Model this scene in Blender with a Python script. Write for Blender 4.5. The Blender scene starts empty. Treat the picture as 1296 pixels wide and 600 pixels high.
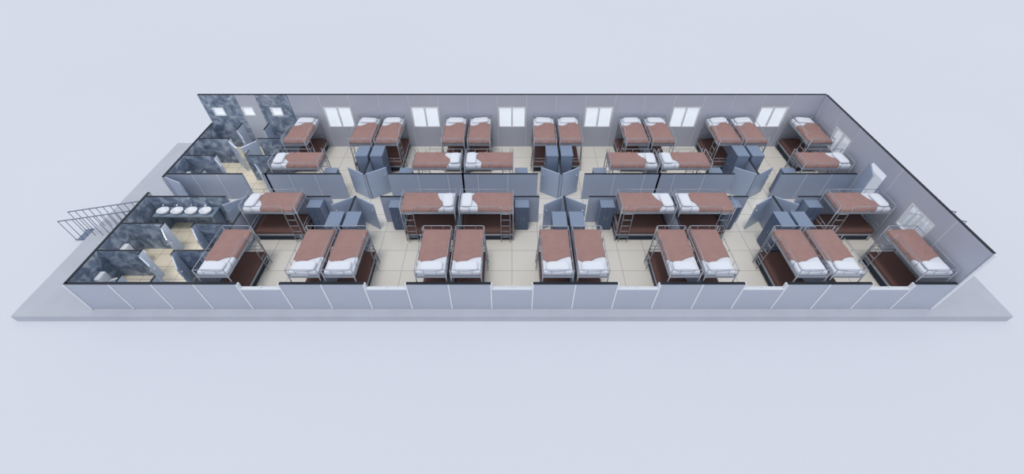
import bpy, math, random
from mathutils import Vector, Matrix
random.seed(3)
C = bpy.context.scene.collection
R = math.radians

# ------------------------------------------------------------------ materials
def mat(name, col, rough=0.6, metal=0.0, noise=0.0, nscale=6.0, spec=0.3):
    m = bpy.data.materials.new(name); m.use_nodes = True
    nt = m.node_tree; b = nt.nodes["Principled BSDF"]
    b.inputs["Roughness"].default_value = rough
    b.inputs["Metallic"].default_value = metal
    b.inputs["Specular IOR Level"].default_value = spec
    c = (col[0], col[1], col[2], 1)
    if noise > 0:
        tc = nt.nodes.new("ShaderNodeTexCoord"); n = nt.nodes.new("ShaderNodeTexNoise")
        n.inputs["Scale"].default_value = nscale; n.inputs["Detail"].default_value = 4
        r = nt.nodes.new("ShaderNodeValToRGB")
        r.color_ramp.elements[0].position = 0.3; r.color_ramp.elements[1].position = 0.7
        r.color_ramp.elements[0].color = tuple(max(0, x*(1-noise)) for x in col)+(1,)
        r.color_ramp.elements[1].color = tuple(min(1, x*(1+noise)) for x in col)+(1,)
        nt.links.new(tc.outputs["Object"], n.inputs["Vector"])
        nt.links.new(n.outputs["Fac"], r.inputs["Fac"])
        nt.links.new(r.outputs["Color"], b.inputs["Base Color"])
    else:
        b.inputs["Base Color"].default_value = c
    return m

def tile_mat(name, c1, c2, grout, size, rough=0.25, gap=0.010):
    m = bpy.data.materials.new(name); m.use_nodes = True
    nt = m.node_tree; b = nt.nodes["Principled BSDF"]
    b.inputs["Roughness"].default_value = rough
    tc = nt.nodes.new("ShaderNodeTexCoord"); br = nt.nodes.new("ShaderNodeTexBrick")
    br.offset = 0.0; br.squash = 1.0
    br.inputs["Scale"].default_value = 1.0
    br.inputs["Brick Width"].default_value = size; br.inputs["Row Height"].default_value = size
    br.inputs["Mortar Size"].default_value = gap; br.inputs["Mortar Smooth"].default_value = 0.1
    br.inputs["Color1"].default_value = c1+(1,); br.inputs["Color2"].default_value = c2+(1,)
    br.inputs["Mortar"].default_value = grout+(1,)
    nt.links.new(tc.outputs["Object"], br.inputs["Vector"])
    nt.links.new(br.outputs["Color"], b.inputs["Base Color"])
    return m

def marble_mat(name):
    m = bpy.data.materials.new(name); m.use_nodes = True
    nt = m.node_tree; b = nt.nodes["Principled BSDF"]
    b.inputs["Roughness"].default_value = 0.35
    tc = nt.nodes.new("ShaderNodeTexCoord"); n = nt.nodes.new("ShaderNodeTexNoise")
    n.inputs["Scale"].default_value = 3.4; n.inputs["Detail"].default_value = 9; n.inputs["Distortion"].default_value = 0.8
    r = nt.nodes.new("ShaderNodeValToRGB")
    e = r.color_ramp.elements
    e[0].position = 0.34; e[0].color = (0.11, 0.15, 0.225, 1)
    e[1].position = 0.68; e[1].color = (0.46, 0.53, 0.64, 1)
    x = e.new(0.50); x.color = (0.22, 0.28, 0.38, 1)
    nt.links.new(tc.outputs["Object"], n.inputs["Vector"])
    nt.links.new(n.outputs["Fac"], r.inputs["Fac"])
    nt.links.new(r.outputs["Color"], b.inputs["Base Color"])
    return m

M_ground = mat("ground_white", (0.715, 0.74, 0.795), 0.9, noise=0.01, nscale=0.05, spec=0.0)
M_slab = mat("concrete_slab", (0.51, 0.535, 0.59), 0.85, noise=0.04, nscale=1.2)
M_floor = tile_mat("cream_tile", (0.82, 0.79, 0.72), (0.79, 0.76, 0.69), (0.42, 0.41, 0.40), 1.0)
M_floor2 = tile_mat("beige_tile", (0.84, 0.77, 0.62), (0.80, 0.73, 0.58), (0.45, 0.41, 0.35), 0.6)
M_wall = mat("grey_panel", (0.49, 0.52, 0.61), 0.4, noise=0.02, nscale=1.0)
M_facade = mat("facade_panel", (0.47, 0.505, 0.59), 0.45, noise=0.02, nscale=1.5)
M_part = mat("partition_panel", (0.38, 0.435, 0.55), 0.3, noise=0.02, nscale=1.5)
M_cap = mat("dark_section", (0.02, 0.026, 0.036), 0.6)
M_white = mat("white_profile", (0.80, 0.82, 0.86), 0.4)
M_seam = mat("light_seam", (0.62, 0.66, 0.75), 0.5)
M_door = mat("door_grey_blue", (0.42, 0.50, 0.64), 0.25)
M_doorc = mat("cubicle_board", (0.53, 0.61, 0.75), 0.35)
M_marble = marble_mat("dark_marble_tile")
M_steel = mat("steel_grey", (0.38, 0.41, 0.47), 0.4, metal=0.3)
M_chrome = mat("chrome", (0.75, 0.77, 0.8), 0.15, metal=1.0)
M_blanket = mat("brown_blanket", (0.37, 0.228, 0.208), 0.95, noise=0.05, nscale=5, spec=0.1)
M_blanket_shaded = mat("brown_blanket_shaded", (0.16, 0.09, 0.08), 0.95, noise=0.03, nscale=9, spec=0.1)  # blanket brown darkened to carry the shade beneath the upper bunk
M_sheet = mat("white_sheet", (0.76, 0.79, 0.85), 0.9, spec=0.1)
M_pillow = mat("white_pillow", (0.80, 0.83, 0.89), 0.9, spec=0.1)
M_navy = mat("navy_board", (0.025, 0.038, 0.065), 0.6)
M_lockf = mat("locker_front", (0.10, 0.14, 0.225), 0.4)
M_lock = mat("locker_body", (0.225, 0.285, 0.395), 0.4)
M_counter = mat("dark_counter", (0.22, 0.28, 0.36), 0.3, noise=0.1, nscale=8)
M_cer = mat("white_ceramic", (0.80, 0.83, 0.88), 0.2)
M_rail = mat("grey_rail", (0.23, 0.27, 0.34), 0.5, metal=0.2)
M_tread = mat("metal_tread", (0.20, 0.25, 0.35), 0.6, metal=0.1)
def glassmat(name, em, fac):
    m = bpy.data.materials.new(name); m.use_nodes = True
    nt = m.node_tree; b = nt.nodes["Principled BSDF"]; o = nt.nodes["Material Output"]
    b.inputs["Base Color"].default_value = (0.9, 0.95, 1, 1); b.inputs["Roughness"].default_value = 0.2
    b.inputs["Emission Color"].default_value = (0.88, 0.94, 1, 1); b.inputs["Emission Strength"].default_value = em  # panes emit a little to imitate bright sky behind them
    t = nt.nodes.new("ShaderNodeBsdfTransparent"); mx = nt.nodes.new("ShaderNodeMixShader")
    mx.inputs[0].default_value = fac
    nt.links.new(t.outputs[0], mx.inputs[1]); nt.links.new(b.outputs[0], mx.inputs[2]); nt.links.new(mx.outputs[0], o.inputs[0])
    return m
M_glass = glassmat("window_glass_sky_glow", 0.30, 0.6)
M_glass2 = glassmat("clear_window_glass", 0.05, 0.3)

# ------------------------------------------------------------------ mesh builder
class MB:
    def __init__(s): s.v=[]; s.f=[]; s.m=[]; s.sm=[]
    def box(s, x0,x1,y0,y1,z0,z1, m=0):
        if x1<x0: x0,x1=x1,x0
        if y1<y0: y0,y1=y1,y0
        b=len(s.v)
        s.v += [(x0,y0,z0),(x1,y0,z0),(x1,y1,z0),(x0,y1,z0),(x0,y0,z1),(x1,y0,z1),(x1,y1,z1),(x0,y1,z1)]
        for q in [(0,3,2,1),(4,5,6,7),(0,1,5,4),(1,2,6,5),(2,3,7,6),(3,0,4,7)]:
            s.f.append(tuple(b+i for i in q)); s.m.append(m); s.sm.append(False)
        return s
    def tube(s, pts, r, seg=8, m=0):
        P=[Vector(p) for p in pts]; b=len(s.v); n=len(P)
        for i,p in enumerate(P):
            d=(P[min(i+1,n-1)]-P[max(i-1,0)]).normalized()
            up=Vector((0,0,1)) if abs(d.z)<0.9 else Vector((1,0,0))
            a=d.cross(up).normalized(); c=d.cross(a).normalized()
            for k in range(seg):
                t=2*math.pi*k/seg
                s.v.append(tuple(p+a*math.cos(t)*r+c*math.sin(t)*r))
        for i in range(n-1):
            for k in range(seg):
                k2=(k+1)%seg
                s.f.append((b+i*seg+k,b+i*seg+k2,b+(i+1)*seg+k2,b+(i+1)*seg+k)); s.m.append(m); s.sm.append(True)
        s.f.append(tuple(b+k for k in range(seg))[::-1]); s.m.append(m); s.sm.append(False)
        s.f.append(tuple(b+(n-1)*seg+k for k in range(seg))); s.m.append(m); s.sm.append(False)
        return s
    def grid(s, rows, m=0, closed=False, smooth=True):
        b=len(s.v); nr=len(rows); nc=len(rows[0])
        for r in rows: s.v += [tuple(p) for p in r]
        for i in range(nr-1):
            for j in range(nc if closed else nc-1):
                j2=(j+1)%nc
                s.f.append((b+i*nc+j,b+i*nc+j2,b+(i+1)*nc+j2,b+(i+1)*nc+j)); s.m.append(m); s.sm.append(smooth)
        return s
    def cap(s, ring, m=0):
        b=len(s.v); s.v += [tuple(p) for p in ring]
        s.f.append(tuple(range(b,b+len(ring)))); s.m.append(m); s.sm.append(False); return s
    def mesh(s, name, mats):
        me=bpy.data.meshes.new(name); me.from_pydata(s.v,[],s.f)
        for m in mats: me.materials.append(m)
        for p,mi,sm in zip(me.polygons,s.m,s.sm): p.material_index=mi; p.use_smooth=sm
        me.update()
        return me

def ob(name, data, parent=None, loc=(0,0,0), rot=(0,0,0)):
    o=bpy.data.objects.new(name, data); C.objects.link(o)
    o.location=loc; o.rotation_euler=rot
    if parent: o.parent=parent
    return o
def top(o, label, cat, group=None, kind=None):
    o["label"]=label; o["category"]=cat
    if group: o["group"]=group
    if kind: o["kind"]=kind
    return o
def struct(o, label, cat="wall"):
    return top(o,label,cat,None,"structure")

# ------------------------------------------------------------------ dimensions
XL, XR = -14.0, 14.0
YF, YB = 8.45, 17.92
YC0, YC1 = 12.6, 14.02          # corridor walls
CUT, FULL = 1.3, 2.7
P = [-10,-6,-2,2,6,10]

# ground and slab
g=MB().box(-150,150,-70,230,-0.5,-0.3); struct(ob("ground", g.mesh("ground",[M_ground])),"smooth pale blue-white empty ground plane","ground")
g=MB().box(-16.6,16.6,8.05,18.25,-0.3,-0.02); struct(ob("floor_slab", g.mesh("slab",[M_slab])),"light grey concrete foundation slab under the building","slab")
g=MB(); g.box(-10,XR,YF,YB,-0.02,0.0,0); g.box(XL,-10,YC0,YC1,-0.02,0,0)
g.box(XL,-10,YF,YC0,-0.02,0,1); g.box(XL,-10,YC1,YB,-0.02,0,1)
struct(ob("floor", g.mesh("floor",[M_floor,M_floor2])),"cream square tiled floor with dark joints","floor")

# ------------------------------------------------------------------ walls
def wall(name, axis, c, t, a0, a1, h, ops, mats, label, capd=0.0, strips=None):
    g=MB()
    def bx(p,q,z0,z1,m,e=0.0,off=None):
        lo,hi=(c-t/2-e,c+t/2+e) if off is None else off
        if axis=='x': g.box(p,q,lo,hi,z0,z1,m)
        else: g.box(lo,hi,p,q,z0,z1,m)
    cur=a0
    for (p,q,z0,z1) in sorted(ops):
        if p>cur:
            bx(cur,p,-0.02,h,0); bx(cur,p,h,h+0.015,1,capd)
        if z0>0: bx(p,q,-0.02,z0,0)
        if z1<h: bx(p,q,z1,h,0); bx(p,q,h,h+0.015,1,capd)
        cur=q
    if a1>cur:
        bx(cur,a1,-0.02,h,0); bx(cur,a1,h,h+0.015,1,capd)
    if strips:
        for (s,lo,hi,w,z1) in strips: bx(s-w/2,s+w/2,0,z1,2,0,(lo,hi))
    o=ob(name,g.mesh(name,mats)); struct(o,label); return o

WX=[-8,-4,0,4,8,12]; WW=0.63
# back wall
bops=[(x-WW,x+WW,1.08,2.12) for x in WX]
SW=[-13.45,-12.1,-10.8]
bops+=[(x-0.27,x+0.27,1.68,2.12) for x in SW]
def inops(s,ops): return any(a-0.03<s<b+0.03 for a,b,_,_ in ops)
seams=[XL+1.3333*k for k in range(1,21)]
wall("wall_back",'x',YB+0.05,0.1,XL-0.05,XR+0.05,FULL,bops,[M_wall,M_cap,M_seam],"full-height light grey panel wall with windows",
     strips=[(s,YB-0.012,YB+0.02,0.035,FULL) for s in seams if not inops(s,bops)])
# right wall
rops=[(10.2,11.35,1.12,2.08),(12.85,13.8,0.0,2.1),(15.2,16.35,1.12,2.08)]
ys=[YF+1.3333*k for k in range(1,8)]
wall("wall_right",'y',XR+0.05,0.1,YF-0.05,YB,FULL,rops,[M_wall,M_cap,M_seam],"full-height light grey panel end wall with windows and door opening",
     strips=[(s,XR-0.012,XR+0.02,0.035,FULL) for s in ys if not inops(s,rops)])
wall("wall_left",'y',XL-0.05,0.1,YF-0.05,YB,CUT,[(12.85,13.8,0,CUT)],[M_facade,M_cap,M_white],"cut-down light grey end wall with dark section edge",
     strips=[(s,XL-0.115,XL-0.08,0.05,CUT) for s in ys])
# front wall
FW=0.665
fops=[(x-FW,x+FW,1.02,CUT) for x in WX]
wall("wall_front",'x',YF-0.05,0.1,XL-0.1,XR,CUT,fops,[M_facade,M_cap,M_white],"cut-down light grey panelled facade with white vertical joints",
     strips=[(XL-0.08+0.0,YF-0.13,YF-0.09,0.06,CUT)]+[(s,YF-0.12,YF-0.09,0.045,CUT) for s in seams]+[(XR+0.05,YF-0.13,YF-0.09,0.1,FULL)])
# corridor walls
spans=[(XL,-10.95),(-10.12,-6.95),(-5.05,1.05),(2.95,9.05),(10.95,XR)]
for c,sd in ((YC1,"back rooms"),(YC0,"front rooms")):
    for a,b in spans:
        st=[]
        n=int((b-a)/1.333)
        for k in range(1,n+1):
            st.append((a+(b-a)*k/(n+1),c-0.052,c-0.03,0.03,CUT))
        wall("wall_corridor",'x',c,0.08,a,b,CUT,[],[M_part,M_cap,M_seam],"cut grey-blue corridor partition with dark section edge",strips=st)
for p in P:
    wall("wall_partition",'y',p,0.08,YC1-0.04,YB-0.0,CUT,[],[M_part,M_cap,M_seam],"cut grey room partition with dark section edge")
    wall("wall_partition",'y',p,0.08,YF,YC0+0.04,CUT,[],[M_part,M_cap,M_seam],"cut grey room partition with dark section edge")
# bathroom cubicle partitions
for (ax,c,a,b) in [('x',16.6,XL,-12.65),('x',15.3,XL,-12.65),('x',16.6,-11.4,-10.04),('x',15.3,-11.4,-10.04),
                   ('x',11.12,XL,-12.5),('x',9.8,XL,-12.5),('x',11.12,-11.4,-10.04),('x',9.8,-11.4,-10.04)]:
    g=MB(); 
    g.box(a,b,c-0.03,c+0.03,0,CUT,0); g.box(a,b,c-0.03,c+0.03,CUT,CUT+0.015,1)
    struct(ob("wall_cubicle",g.mesh("cub",[M_marble,M_cap])),"dark marble tiled cubicle wall with dark section edge")
for (c,a,b) in [(-12.65,17.3,YB),(-12.65,16.45,16.63),(-12.65,15.15,15.33),(-12.65,14.06,14.3),
                (-11.4,17.3,YB),(-11.4,15.3,15.7),
                (-12.5,10.9,11.15),(-12.5,9.6,9.83),(-12.5,8.45,8.7),(-11.4,10.9,11.15),(-11.4,9.6,9.83),(-11.4,8.45,8.7)]:
    g=MB(); g.box(c-0.03,c+0.03,a,b,0,CUT,0); g.box(c-0.03,c+0.03,a,b,CUT,CUT+0.015,1)
    struct(ob("wall_cubicle",g.mesh("cubf",[M_doorc,M_cap])),"pale grey cubicle front pier")
# marble claddings
def clad(x0,x1,y0,y1,z0,z1):
    struct(ob("wall_tile",MB().box(x0,x1,y0,y1,z0,z1).mesh("clad",[M_marble])),"dark blue-grey marble wall tiling","wall tiles")
for a,b in [(XL,-13.73),(-13.17,-12.4),(-11.5,-11.08),(-10.52,-10.04)]:
    clad(a,b,YB-0.02,YB,0,FULL)
for a,b in [(-13.73,-13.17),(-11.08,-10.52)]:
    clad(a,b,YB-0.02,YB,0,1.68); clad(a,b,YB-0.02,YB,2.12,FULL)
clad(XL,-10.95,YC0-0.06,YC0-0.04,0,CUT)
clad(XL,XL+0.02,14.06,17.9,0,CUT); clad(XL,XL+0.02,8.45,12.54,0,CUT)
clad(-10.06,-10.04,14.06,17.9,0,CUT); clad(-10.06,-10.04,8.45,12.54,0,CUT)
clad(XL+.02,-12.55,YF,YF+0.02,0,CUT); clad(-11.35,-10.06,YF,YF+0.02,0,CUT)

# ------------------------------------------------------------------ windows
wn=0
def window(cx,cy,w,z0,z1,axis='x',split=True,lab="white-framed sliding window with two glass panes",gm=None):
    global wn; wn+=1
    g=MB(); f=0.05; h=z1-z0
    g.box(-w/2,w/2,-0.06,0.06,0,f); g.box(-w/2,w/2,-0.06,0.06,h-f,h)
    g.box(-w/2,-w/2+f,-0.06,0.06,f,h-f); g.box(w/2-f,w/2,-0.06,0.06,f,h-f)
    if split: g.box(-0.04,0.04,-0.045,0.045,f,h-f)
    g.box(-w/2+f,w/2-f,-0.008,0.008,f,h-f,1)
    o=ob("window_%d"%wn,g.mesh("window",[M_white,gm or M_glass]),None,(cx,cy,z0),(0,0,0 if axis=='x' else R(90)))
    struct(o,lab,"window")
for x in WX: window(x,YB+0.05,2*WW,1.08,2.12)
for x in SW: window(x,YB+0.05,0.54,1.68,2.12,split=False,lab="small high white-framed bathroom window")
window(XR+0.05,10.775,1.15,1.12,2.08,'y',gm=M_glass2); window(XR+0.05,15.775,1.15,1.12,2.08,'y',gm=M_glass2)
for x in WX:
    wn+=1; g=MB(); w=2*FW
    g.box(-w/2,w/2,-0.05,0.05,0,0.06); g.box(-w/2,-w/2+0.04,-0.05,0.05,0.06,0.28); g.box(w/2-0.04,w/2,-0.05,0.05,0.06,0.28)
    g.box(-0.025,0.025,-0.03,0.03,0.06,0.12)
    g.box(-w/2+0.04,w/2-0.04,-0.006,0.006,0.06,0.12,1)
    o=ob("window_%d"%wn,g.mesh("window_cut",[M_white,M_glass2]),None,(x,YF-0.05,1.02))
    struct(o,"lower part of a white window frame cut at section height","window")

# ------------------------------------------------------------------ doors
dn=0
def leaf_mesh(w,h,m):
    g=MB(); g.box(0,w,-0.02,0.02,0.01,h,0)
    return g.mesh("leaf",[m])
LEAF=leaf_mesh(0.86,CUT,M_door); LEAFC=leaf_mesh(0.72,CUT-0.05,M_doorc); LEAFF=leaf_mesh(0.92,2.05,M_door)
hg=MB(); 
for s in (-1,1):
    hg.tube([(0,s*0.0,0),(0,s*0.06,0)],0.012); hg.tube([(0.011,s*0.06,0),(-0.11,s*0.06,0)],0.011)
HAND=hg.mesh("handle",[M_chrome])
def door(x,y,ang,mesh=LEAF,w=0.86,lab="pale grey-blue hinged door standing ajar"):
    global dn; dn+=1
    o=ob("door_%d"%dn,mesh,None,(x,y,0),(0,0,R(ang))); struct(o,lab,"door")
    ob("handle",HAND,o,(w-0.07,0,1.0))
A=32
for p in (-6,2,10):
    door(p-0.06,YC1,180-A); door(p+0.06,YC1,A); door(p-0.06,YC0,180+A); door(p+0.06,YC0,-A)
door(-10.16,YC1,180-50,w=0.86); door(-10.16,YC0,180+35)
door(XL+0.02,13.82,-25,w=0.86)
door(XR-0.02,13.78,-115,LEAFF,0.92,"pale grey-blue exterior door standing open")
for y,a in ((17.28,-50),(16.42,-42),(15.12,-45)):
    door(-12.62,y,a,LEAFC,0.7,"pale grey cubicle door standing ajar")
door(-11.43,16.5,180+50,LEAFC,0.7,"pale grey cubicle door standing ajar")
for y,a in ((10.87,-48),(9.57,-35)):
    door(-12.47,y,a,LEAFC,0.7,"pale grey cubicle door standing ajar")
    door(-11.37,y,-50,LEAFC,0.7,"pale grey cubicle door standing ajar")

# ------------------------------------------------------------------ bunk bed
BW, BL = 1.0, 2.0
ZU, ZD = 1.46, 0.33
TOPZ=1.76
HX, HY = BW/2-0.02, BL/2-0.02
post=MB().tube([(0,0,0),(0,0,TOPZ)],0.020,10).mesh("post",[M_steel])
def endboard():
    g=MB(); g.tube([(-HX,0,TOPZ-0.01),(-HX+0.05,0,TOPZ+0.02),(HX-0.05,0,TOPZ+0.02),(HX,0,TOPZ-0.01)],0.014)
    g.tube([(-HX,0,ZU+0.12),(HX,0,ZU+0.12)],0.010)
    for x in (-0.2,0.2): g.tube([(x,0,ZU+0.11),(x,0,TOPZ+0.02)],0.008,6)
    return g.mesh("end_rail",[M_steel])
endb=endboard()
def endlow():
    g=MB()
    for z in (0.76,0.60): g.tube([(-HX,0,z),(HX,0,z)],0.012)
    for x in (-0.2,0.2): g.tube([(x,0,0.60),(x,0,0.76)],0.008,6)
    return g.mesh("lower_end_rail",[M_steel])
endl=endlow()
def baseframe():
    g=MB()
    for s in (-1,1):
        g.box(s*HX-0.015,s*HX+0.015,-HY,HY,-0.05,0.03); g.box(-HX,HX,s*HY-0.015,s*HY+0.015,-0.05,0.03)
    for k in range(9):
        y=-HY+0.1+k*(2*HY-0.2)/8; g.box(-HX+0.0,HX-0.0,y-0.03,y+0.03,-0.015,0.0)
    return g.mesh("bed_base",[M_steel])
base=baseframe()
def guard(L0,L1,ys):
    g=MB()
    g.tube([(0,L0,TOPZ),(0,L1,TOPZ)],0.011)
    for y in ys: g.tube([(0,y,ZU),(0,y,TOPZ)],0.009,6)
    return g.mesh("guard_rail",[M_steel])
grd=guard(-0.40,HY,(-0.40,0.1,0.6))
grd2=guard(-HY,HY,(-0.5,0.0,0.5))
def ladder():
    g=MB()
    for y in (-0.17,0.17): g.tube([(0.08,y,0.0),(0.0,y,1.50),(0,y,TOPZ+0.03)],0.014)
    for k in range(5):
        z=0.28+k*0.28; x=0.08*(1-z/1.50); g.tube([(x,-0.17,z),(x,0.17,z)],0.012)
    return g.mesh("ladder",[M_steel])
lad=ladder()
def rbox(x0,x1,y0,y1,z0,z1,r,m,name):
    g=MB(); prof=[]
    rows=[]
    def ring(i,z):
        a0,a1,b0,b1=x0+i,x1-i,y0+i,y1-i; rr=r
        pts=[]
        for (cx,cy,t0) in ((a1-rr,b1-rr,0),(a0+rr,b1-rr,90),(a0+rr,b0+rr,180),(a1-rr,b0+rr,270)):
            for k in range(4):
                t=R(t0+30*k); pts.append((cx+rr*math.cos(t),cy+rr*math.sin(t),z))
        return pts
    e=0.025
    rows=[ring(e,z0),ring(0,z0+e),ring(0,z1-e),ring(e*0.4,z1-e*0.3),ring(e*1.3,z1)]
    g.grid(rows,0,closed=True); g.cap(rows[-1]); g.cap(rows[0][::-1])
    return g.mesh(name,[m])
matt=rbox(-HX+0.02,HX-0.02,-HY+0.03,HY-0.03,0.0,0.14,0.05,M_sheet,"mattress")
matt2=rbox(-HX+0.02,HX-0.02,-HY+0.03,HY-0.03,0.0,0.14,0.05,M_blanket_shaded,"mattress_dark")
def blanket(seed,drop=0.13,full=False,m=M_blanket):
    rnd=random.Random(seed); g=MB(); rows=[]
    w=HX-0.015; y0=-HY+0.02
    a1,a2=rnd.uniform(0,6),rnd.uniform(0,6)
    N=26
    for j in range(N+1):
        t=j/N; row=[]
        xs=[(-w-0.012,-drop),(-w-0.014,-drop*0.5),(-w-0.004,-0.012)]
        for k in range(15): xs.append((-w+0.02+(2*w-0.04)*k/14,0))
        xs+=[(w+0.004,-0.012),(w+0.014,-drop*0.5),(w+0.012,-drop)]
        for (x,dz) in xs:
            xn=x/w
            ye=0.40+0.13*math.sin(xn*2.6+0.5)+0.02*math.sin(xn*6+a1)
            if full: ye=HY-0.02+0.01*math.sin(xn*3)
            y=y0+(ye-y0)*t
            z=0.157
            if not full:
                z+=0.030*math.exp(-((y-(0.10+0.22*math.sin(xn*2.6+0.3)))/0.05)**2)
                z+=0.012*math.exp(-((y+0.45-0.15*math.sin(xn*2+a1))/0.07)**2)
            z+=0.005*math.sin(y*5+xn*2+a2)*(1-xn*xn) if abs(xn)<1 else 0
            z+=0.022*math.exp(-((ye-y)/0.05)**2)
            z+=dz
            if dz<-0.02: z+=0.012*math.sin(y*14+a1)
            row.append((x,y,z))
        rows.append(row)
    rows.append([(p[0],p[1]+0.012,p[2]-0.03) for p in rows[-1]])
    f=[(p[0],y0-0.012,p[2]-0.02) for p in rows[0]]; f2=[(p[0],y0-0.018,min(p[2],0.155)-drop*0.8) for p in rows[0]]
    rows=[f2,f]+rows
    g.grid(rows,0)
    return g.mesh("blanket",[m])
blks=[blanket(i) for i in range(4)]
blow=[blanket(i+9,full=True,m=M_blanket_shaded) for i in range(2)]
def pillow():
    g=MB(); rows=[]; a,b,c=0.37,0.20,0.07
    sp=lambda v,e: math.copysign(abs(v)**e,v)
    for i in range(11):
        ph=-math.pi/2+math.pi*i/10; row=[]
        for j in range(24):
            th=2*math.pi*j/24; cp=sp(math.cos(ph),0.6)
            row.append((a*cp*sp(math.cos(th),0.45),b*cp*sp(math.sin(th),0.45),c*sp(math.sin(ph),1.0)))
        rows.append(row)
    g.grid(rows,0,closed=True); return g.mesh("pillow",[M_pillow])
pil=pillow()
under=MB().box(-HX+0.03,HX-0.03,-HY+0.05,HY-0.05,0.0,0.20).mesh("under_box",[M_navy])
bc=0
def bunk(x,y,rot,side,label):
    global bc; bc+=1
    e=ob("bunk_bed",None,None,(x,y,0),(0,0,R(rot))); e.empty_display_size=0.2
    top(e,label,"bunk bed","bunk beds in the dormitory rooms")
    for sx in (-1,1):
        for sy in (-1,1): ob("post",post,e,(sx*HX,sy*HY,0))
    for sy in (-1,1):
        ob("end_rail",endb,e,(0,sy*HY,0)); ob("lower_end_rail",endl,e,(0,sy*HY,0))
    ob("bed_base",base,e,(0,0,ZU)); ob("mattress",matt,e,(0,0,ZU+0.005))
    ob("blanket",blks[bc%4],e,(0,0,ZU+0.005))
    ob("pillow",pil,e,(0,HY-0.26,ZU+0.20),(R(random.uniform(-3,3)),R(random.uniform(-3,3)),R(random.uniform(-5,5))))
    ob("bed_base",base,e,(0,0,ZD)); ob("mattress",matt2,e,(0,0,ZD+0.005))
    q=ob("blanket",blow[bc%2],e,(0,0,ZD+0.005)); q["label"]="lower bunk blanket, shade painted into its dark brown"
    ob("guard_rail",grd,e,(side*HX,0,0)); ob("guard_rail",grd2,e,(-side*HX,0,0))
    ob("ladder",lad,e,(side*(HX+0.02),-0.70,0),(0,0,0 if side>0 else R(180)))
    o=ob("under_bed_box",under,e,(0,0,0.03)); o["label"]="dark navy box under the lower bunk"  # plain dark box filling the gap below the lower bunk
LB="grey steel bunk bed, brown blankets, "
YVB,YVF=16.84,9.53
vert=[(-9.42,1)]+[t for p in (-6,-2,2,6,10) for t in ((p-0.555,-1),(p+0.555,1))]+[(13.36,-1)]
for x,s in vert:
    bunk(x,YVB,0,s,LB+"beside the windowed wall")
    bunk(x,YVF,180,-s,LB+"beside the cut facade wall")
hor=[(-8.8,-1),(-3.06,1),(-0.94,-1),(4.94,1),(7.06,-1),(12.75,1)]
for x,ps in hor:
    r=-90 if ps>0 else 90
    bunk(x,14.62,r,(-1 if ps>0 else 1),LB+"along the corridor wall")
    bunk(x,12.00,r,(1 if ps>0 else -1),LB+"along the corridor wall")

# ------------------------------------------------------------------ lockers (face +X, origin at base centre)
def locker_set(d,w,h):
    g=MB(); g.box(-d/2,d/2-0.02,-w/2,w/2,0.06,h); g.box(-d/2+0.03,d/2-0.05,-w/2+0.03,w/2-0.03,0,0.06)
    g.box(-d/2-0.005,d/2+0.005,-w/2-0.005,w/2+0.005,h,h+0.02)
    body=g.mesh("locker_body",[M_lock])
    g=MB(); dw=w/2-0.012
    g.box(0,0.02,-dw/2,dw/2,0.08,h-0.01)
    for k in range(3): g.box(0.018,0.024,-dw*0.25,dw*0.25,h-0.18-k*0.05,h-0.165-k*0.05)
    dr=g.mesh("locker_door",[M_lockf])
    g=MB(); g.tube([(0.02,0,-0.06),(0.045,0,-0.05),(0.045,0,0.05),(0.02,0,0.06)],0.008,6)
    hd=g.mesh("locker_handle",[M_chrome])
    return body,dr,hd,d,w,h
LK=locker_set(0.50,0.78,1.50); LC=locker_set(0.45,0.52,1.20)
def locker(S,x,y,rot,name,label,grp):
    body,dr,hd,d,w,h=S
    e=ob(name,None,None,(x,y,0),(0,0,R(rot))); e.empty_display_size=0.2
    top(e,label,"locker" if name=="locker" else "cabinet",grp)
    ob("body",body,e)
    for s in (-1,1):
        q=ob("door",dr,e,(d/2-0.02,s*w/4,0)); q["label"]="dark blue-grey door"
        ob("handle",hd,q,(0,-s*(w/4-0.06),h*0.55))
for p in (-6,2,10):
    for s in (-1,1):
        locker(LK,p+s*0.31,15.34,0 if s>0 else 180,"locker","tall blue-grey metal two-door locker by the room partition","tall lockers")
        locker(LK,p+s*0.31,11.12,0 if s>0 else 180,"locker","tall blue-grey metal two-door locker by the room partition","tall lockers")
for x,ps in hor:
    cx=x-ps*1.32
    locker(LC,cx,14.32,90,"cabinet","low blue-grey metal cabinet at the foot of a bunk bed","low cabinets")
    locker(LC,cx,12.30,-90,"cabinet","low blue-grey metal cabinet at the foot of a bunk bed","low cabinets")

# ------------------------------------------------------------------ sanitary ware
def ell(a,b,z,n=24,cy=0,front=1.0):
    return [(a*math.cos(2*math.pi*k/n), cy+b*math.sin(2*math.pi*k/n)*(front if math.sin(2*math.pi*k/n)<0 else 1), z) for k in range(n)]
g=MB(); rows=[ell(0.13,0.12,0.0),ell(0.21,0.18,0.05),ell(0.225,0.195,0.11),ell(0.23,0.20,0.13),ell(0.215,0.185,0.135),ell(0.19,0.16,0.11),ell(0.14,0.11,0.05),ell(0.04,0.03,0.035)]
g.grid(rows,0,closed=True); g.cap(rows[-1]); g.cap(rows[0][::-1])
BAS=g.mesh("basin",[M_cer])
g=MB(); g.tube([(0,0.235,0.0),(0,0.235,0.22),(0,0.19,0.26),(0,0.10,0.23)],0.014); FAU=g.mesh("faucet",[M_chrome])
e=ob("counter",None,None,(-12.55,12.26,0)); top(e,"dark stone washbasin counter on two end panels","counter")
ob("countertop",MB().box(-1.15,1.15,-0.27,0.27,0.78,0.83).mesh("countertop",[M_counter]),e)
for x in (-1.05,1.05): ob("end_panel",MB().box(x-0.03,x+0.03,-0.22,0.25,0,0.78).mesh("panel",[M_counter]),e)
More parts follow.
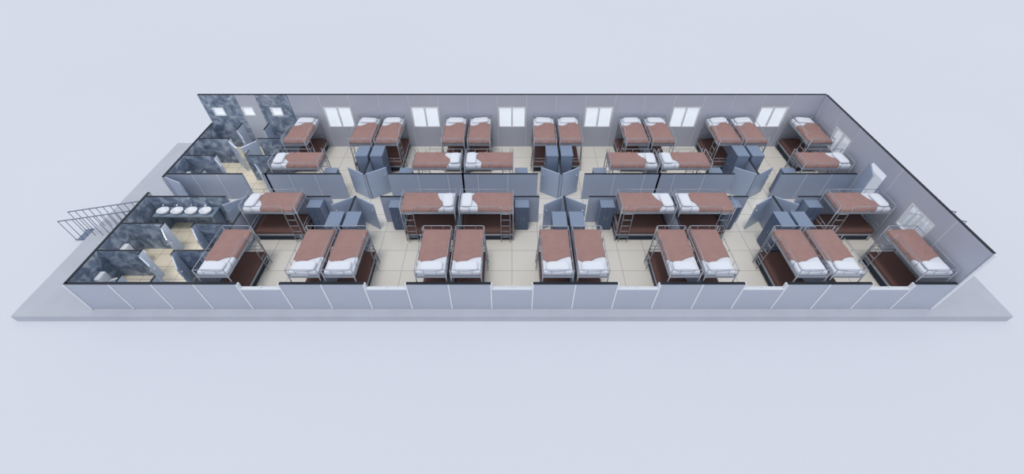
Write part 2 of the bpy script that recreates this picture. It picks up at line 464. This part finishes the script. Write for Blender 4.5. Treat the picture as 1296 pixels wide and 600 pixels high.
for k in range(4):
    x=-13.36+0.54*k
    e=ob("washbasin",None,None,(x,12.22,0.83)); top(e,"white ceramic bowl washbasin on the counter","washbasin","washbasins in a row")
    ob("bowl",BAS,e); ob("faucet",FAU,e)
g=MB(); rows=[ell(0.13,0.20,0),ell(0.11,0.17,0.15),ell(0.17,0.24,0.34),ell(0.19,0.27,0.40),ell(0.15,0.22,0.41),ell(0.11,0.17,0.33),ell(0.04,0.06,0.22)]
g.grid(rows,0,closed=True); g.cap(rows[-1]); TB=g.mesh("toilet_bowl",[M_cer])
TT=rbox(-0.19,0.19,0.22,0.40,0.38,0.78,0.03,M_cer,"tank")
g=MB(); rows=[ell(0.195,0.275,0.412),ell(0.195,0.275,0.43),ell(0.12,0.18,0.43),ell(0.12,0.18,0.412)]; g.grid(rows,0,closed=True); TS=g.mesh("seat",[M_pillow])
for x,y,r in [(-13.55,17.2,90),(-13.55,15.95,90),(-13.55,14.7,90),(-13.55,10.45,90),(-13.55,9.15,90)]:
    e=ob("toilet",None,None,(x,y,0),(0,0,R(r))); top(e,"white ceramic toilet inside a marble cubicle","toilet","cubicle toilets")
    ob("bowl",TB,e); ob("tank",TT,e); ob("seat",TS,e)
g=MB(); g.box(-0.42,0.42,-0.42,0.42,0,0.03); g.box(-0.42,0.42,-0.42,-0.37,0.03,0.09); g.box(-0.42,0.42,0.37,0.42,0.03,0.09); g.box(-0.42,-0.37,-0.37,0.37,0.03,0.09); g.box(0.37,0.42,-0.37,0.37,0.03,0.09)
TR=g.mesh("tray",[M_cer])
g=MB().tube([(0,0,0.031),(0,0,0.036)],0.045,14); DR=g.mesh("drain",[M_chrome])
for x,y in [(-10.6,17.35),(-10.6,15.95),(-10.6,10.45),(-10.6,9.1)]:
    e=ob("shower_tray",None,None,(x,y,0)); top(e,"square white shower tray in a marble cubicle","shower tray","shower trays")
    ob("tray",TR,e); ob("drain",DR,e)

# ------------------------------------------------------------------ outside stairs
def stair(s):
    e=ob("outdoor_stair",None,None,(s*14.12,12.10,0)); top(e,"short blue-grey steel entrance stair with tube railings beside the end wall","stair","entrance stairs")
    y0,y1=-0.27,0.27
    zt=lambda x: -0.27+(3.2-x)*0.175
    for yy in (y0,y1):
        g=MB(); rows=[]
        a=[(3.2,-0.27),(2.5,zt(2.5)),(0.02,zt(0.02))]; b=[(3.05,-0.30),(2.48,-0.20),(0.02,0.0)]
        b[1]=(2.48,-0.16)
        for off in (-0.02,0.02):
            rows.append([(s*p[0],yy+off,p[1]) for p in a]); rows.append([(s*p[0],yy+off,p[1]) for p in b])
        g.grid([rows[0],rows[1],rows[3],rows[2],rows[0]],0,smooth=False)
        ob("stringer",g.mesh("stringer",[M_tread]),e)
    xs=[3.1,2.75,2.40,2.0,1.5,1.0]
    for i,x in enumerate(xs):
        z=zt(x)
        ob("tread",MB().box(s*x,s*(x-0.38 if i<5 else 0.02),y0,y1,z-0.03,z).mesh("tread",[M_tread]),e)
    for yy in (y0,y1):
        g=MB(); H=0.98
        g.tube([(s*3.15,yy,zt(3.15)+H),(s*0.08,yy,zt(0.08)+H)],0.022)
        n=11
        for k in range(n):
            x=3.15-k*(3.07/(n-1)); g.tube([(s*x,yy,zt(x)),(s*x,yy,zt(x)+H)],0.013,6)
        ob("railing",g.mesh("railing",[M_rail]),e)
stair(-1); stair(1)

# ------------------------------------------------------------------ light, world, camera
w=bpy.data.worlds.new("World"); bpy.context.scene.world=w; w.use_nodes=True
bg=w.node_tree.nodes["Background"]; bg.inputs[0].default_value=(0.84,0.895,1.0,1); bg.inputs[1].default_value=0.74
sd=bpy.data.lights.new("sun","SUN"); sd.energy=1.0; sd.angle=R(14); sd.color=(1.0,0.96,0.93)
so=ob("sun",sd,None,(0,0,30)); so.rotation_euler=(R(14),R(-6),0)
def warm_fill(x,y,z,e):  # unseen warm point light added to give the floors a glow
    l=bpy.data.lights.new("warm_fill_light","POINT"); l.energy=e; l.color=(1.0,0.88,0.70); l.shadow_soft_size=0.2
    ob("warm_fill_light",l,None,(x,y,z))
for x in (-8,-4,0,4,8,12):
    warm_fill(x,16.2,1.9,8); warm_fill(x,10.6,1.9,6)
warm_fill(-12,16.0,1.9,26); warm_fill(-12,10.4,1.9,24); warm_fill(-12.0,13.3,1.9,8)

cd=bpy.data.cameras.new("camera"); cam=ob("camera",cd,None,(0,0,12),(R(44.3),0,0))
cd.sensor_width=36; cd.lens=544/1296*36; cd.clip_end=600
bpy.context.scene.camera=cam
bpy.context.scene.view_settings.view_transform='Standard'
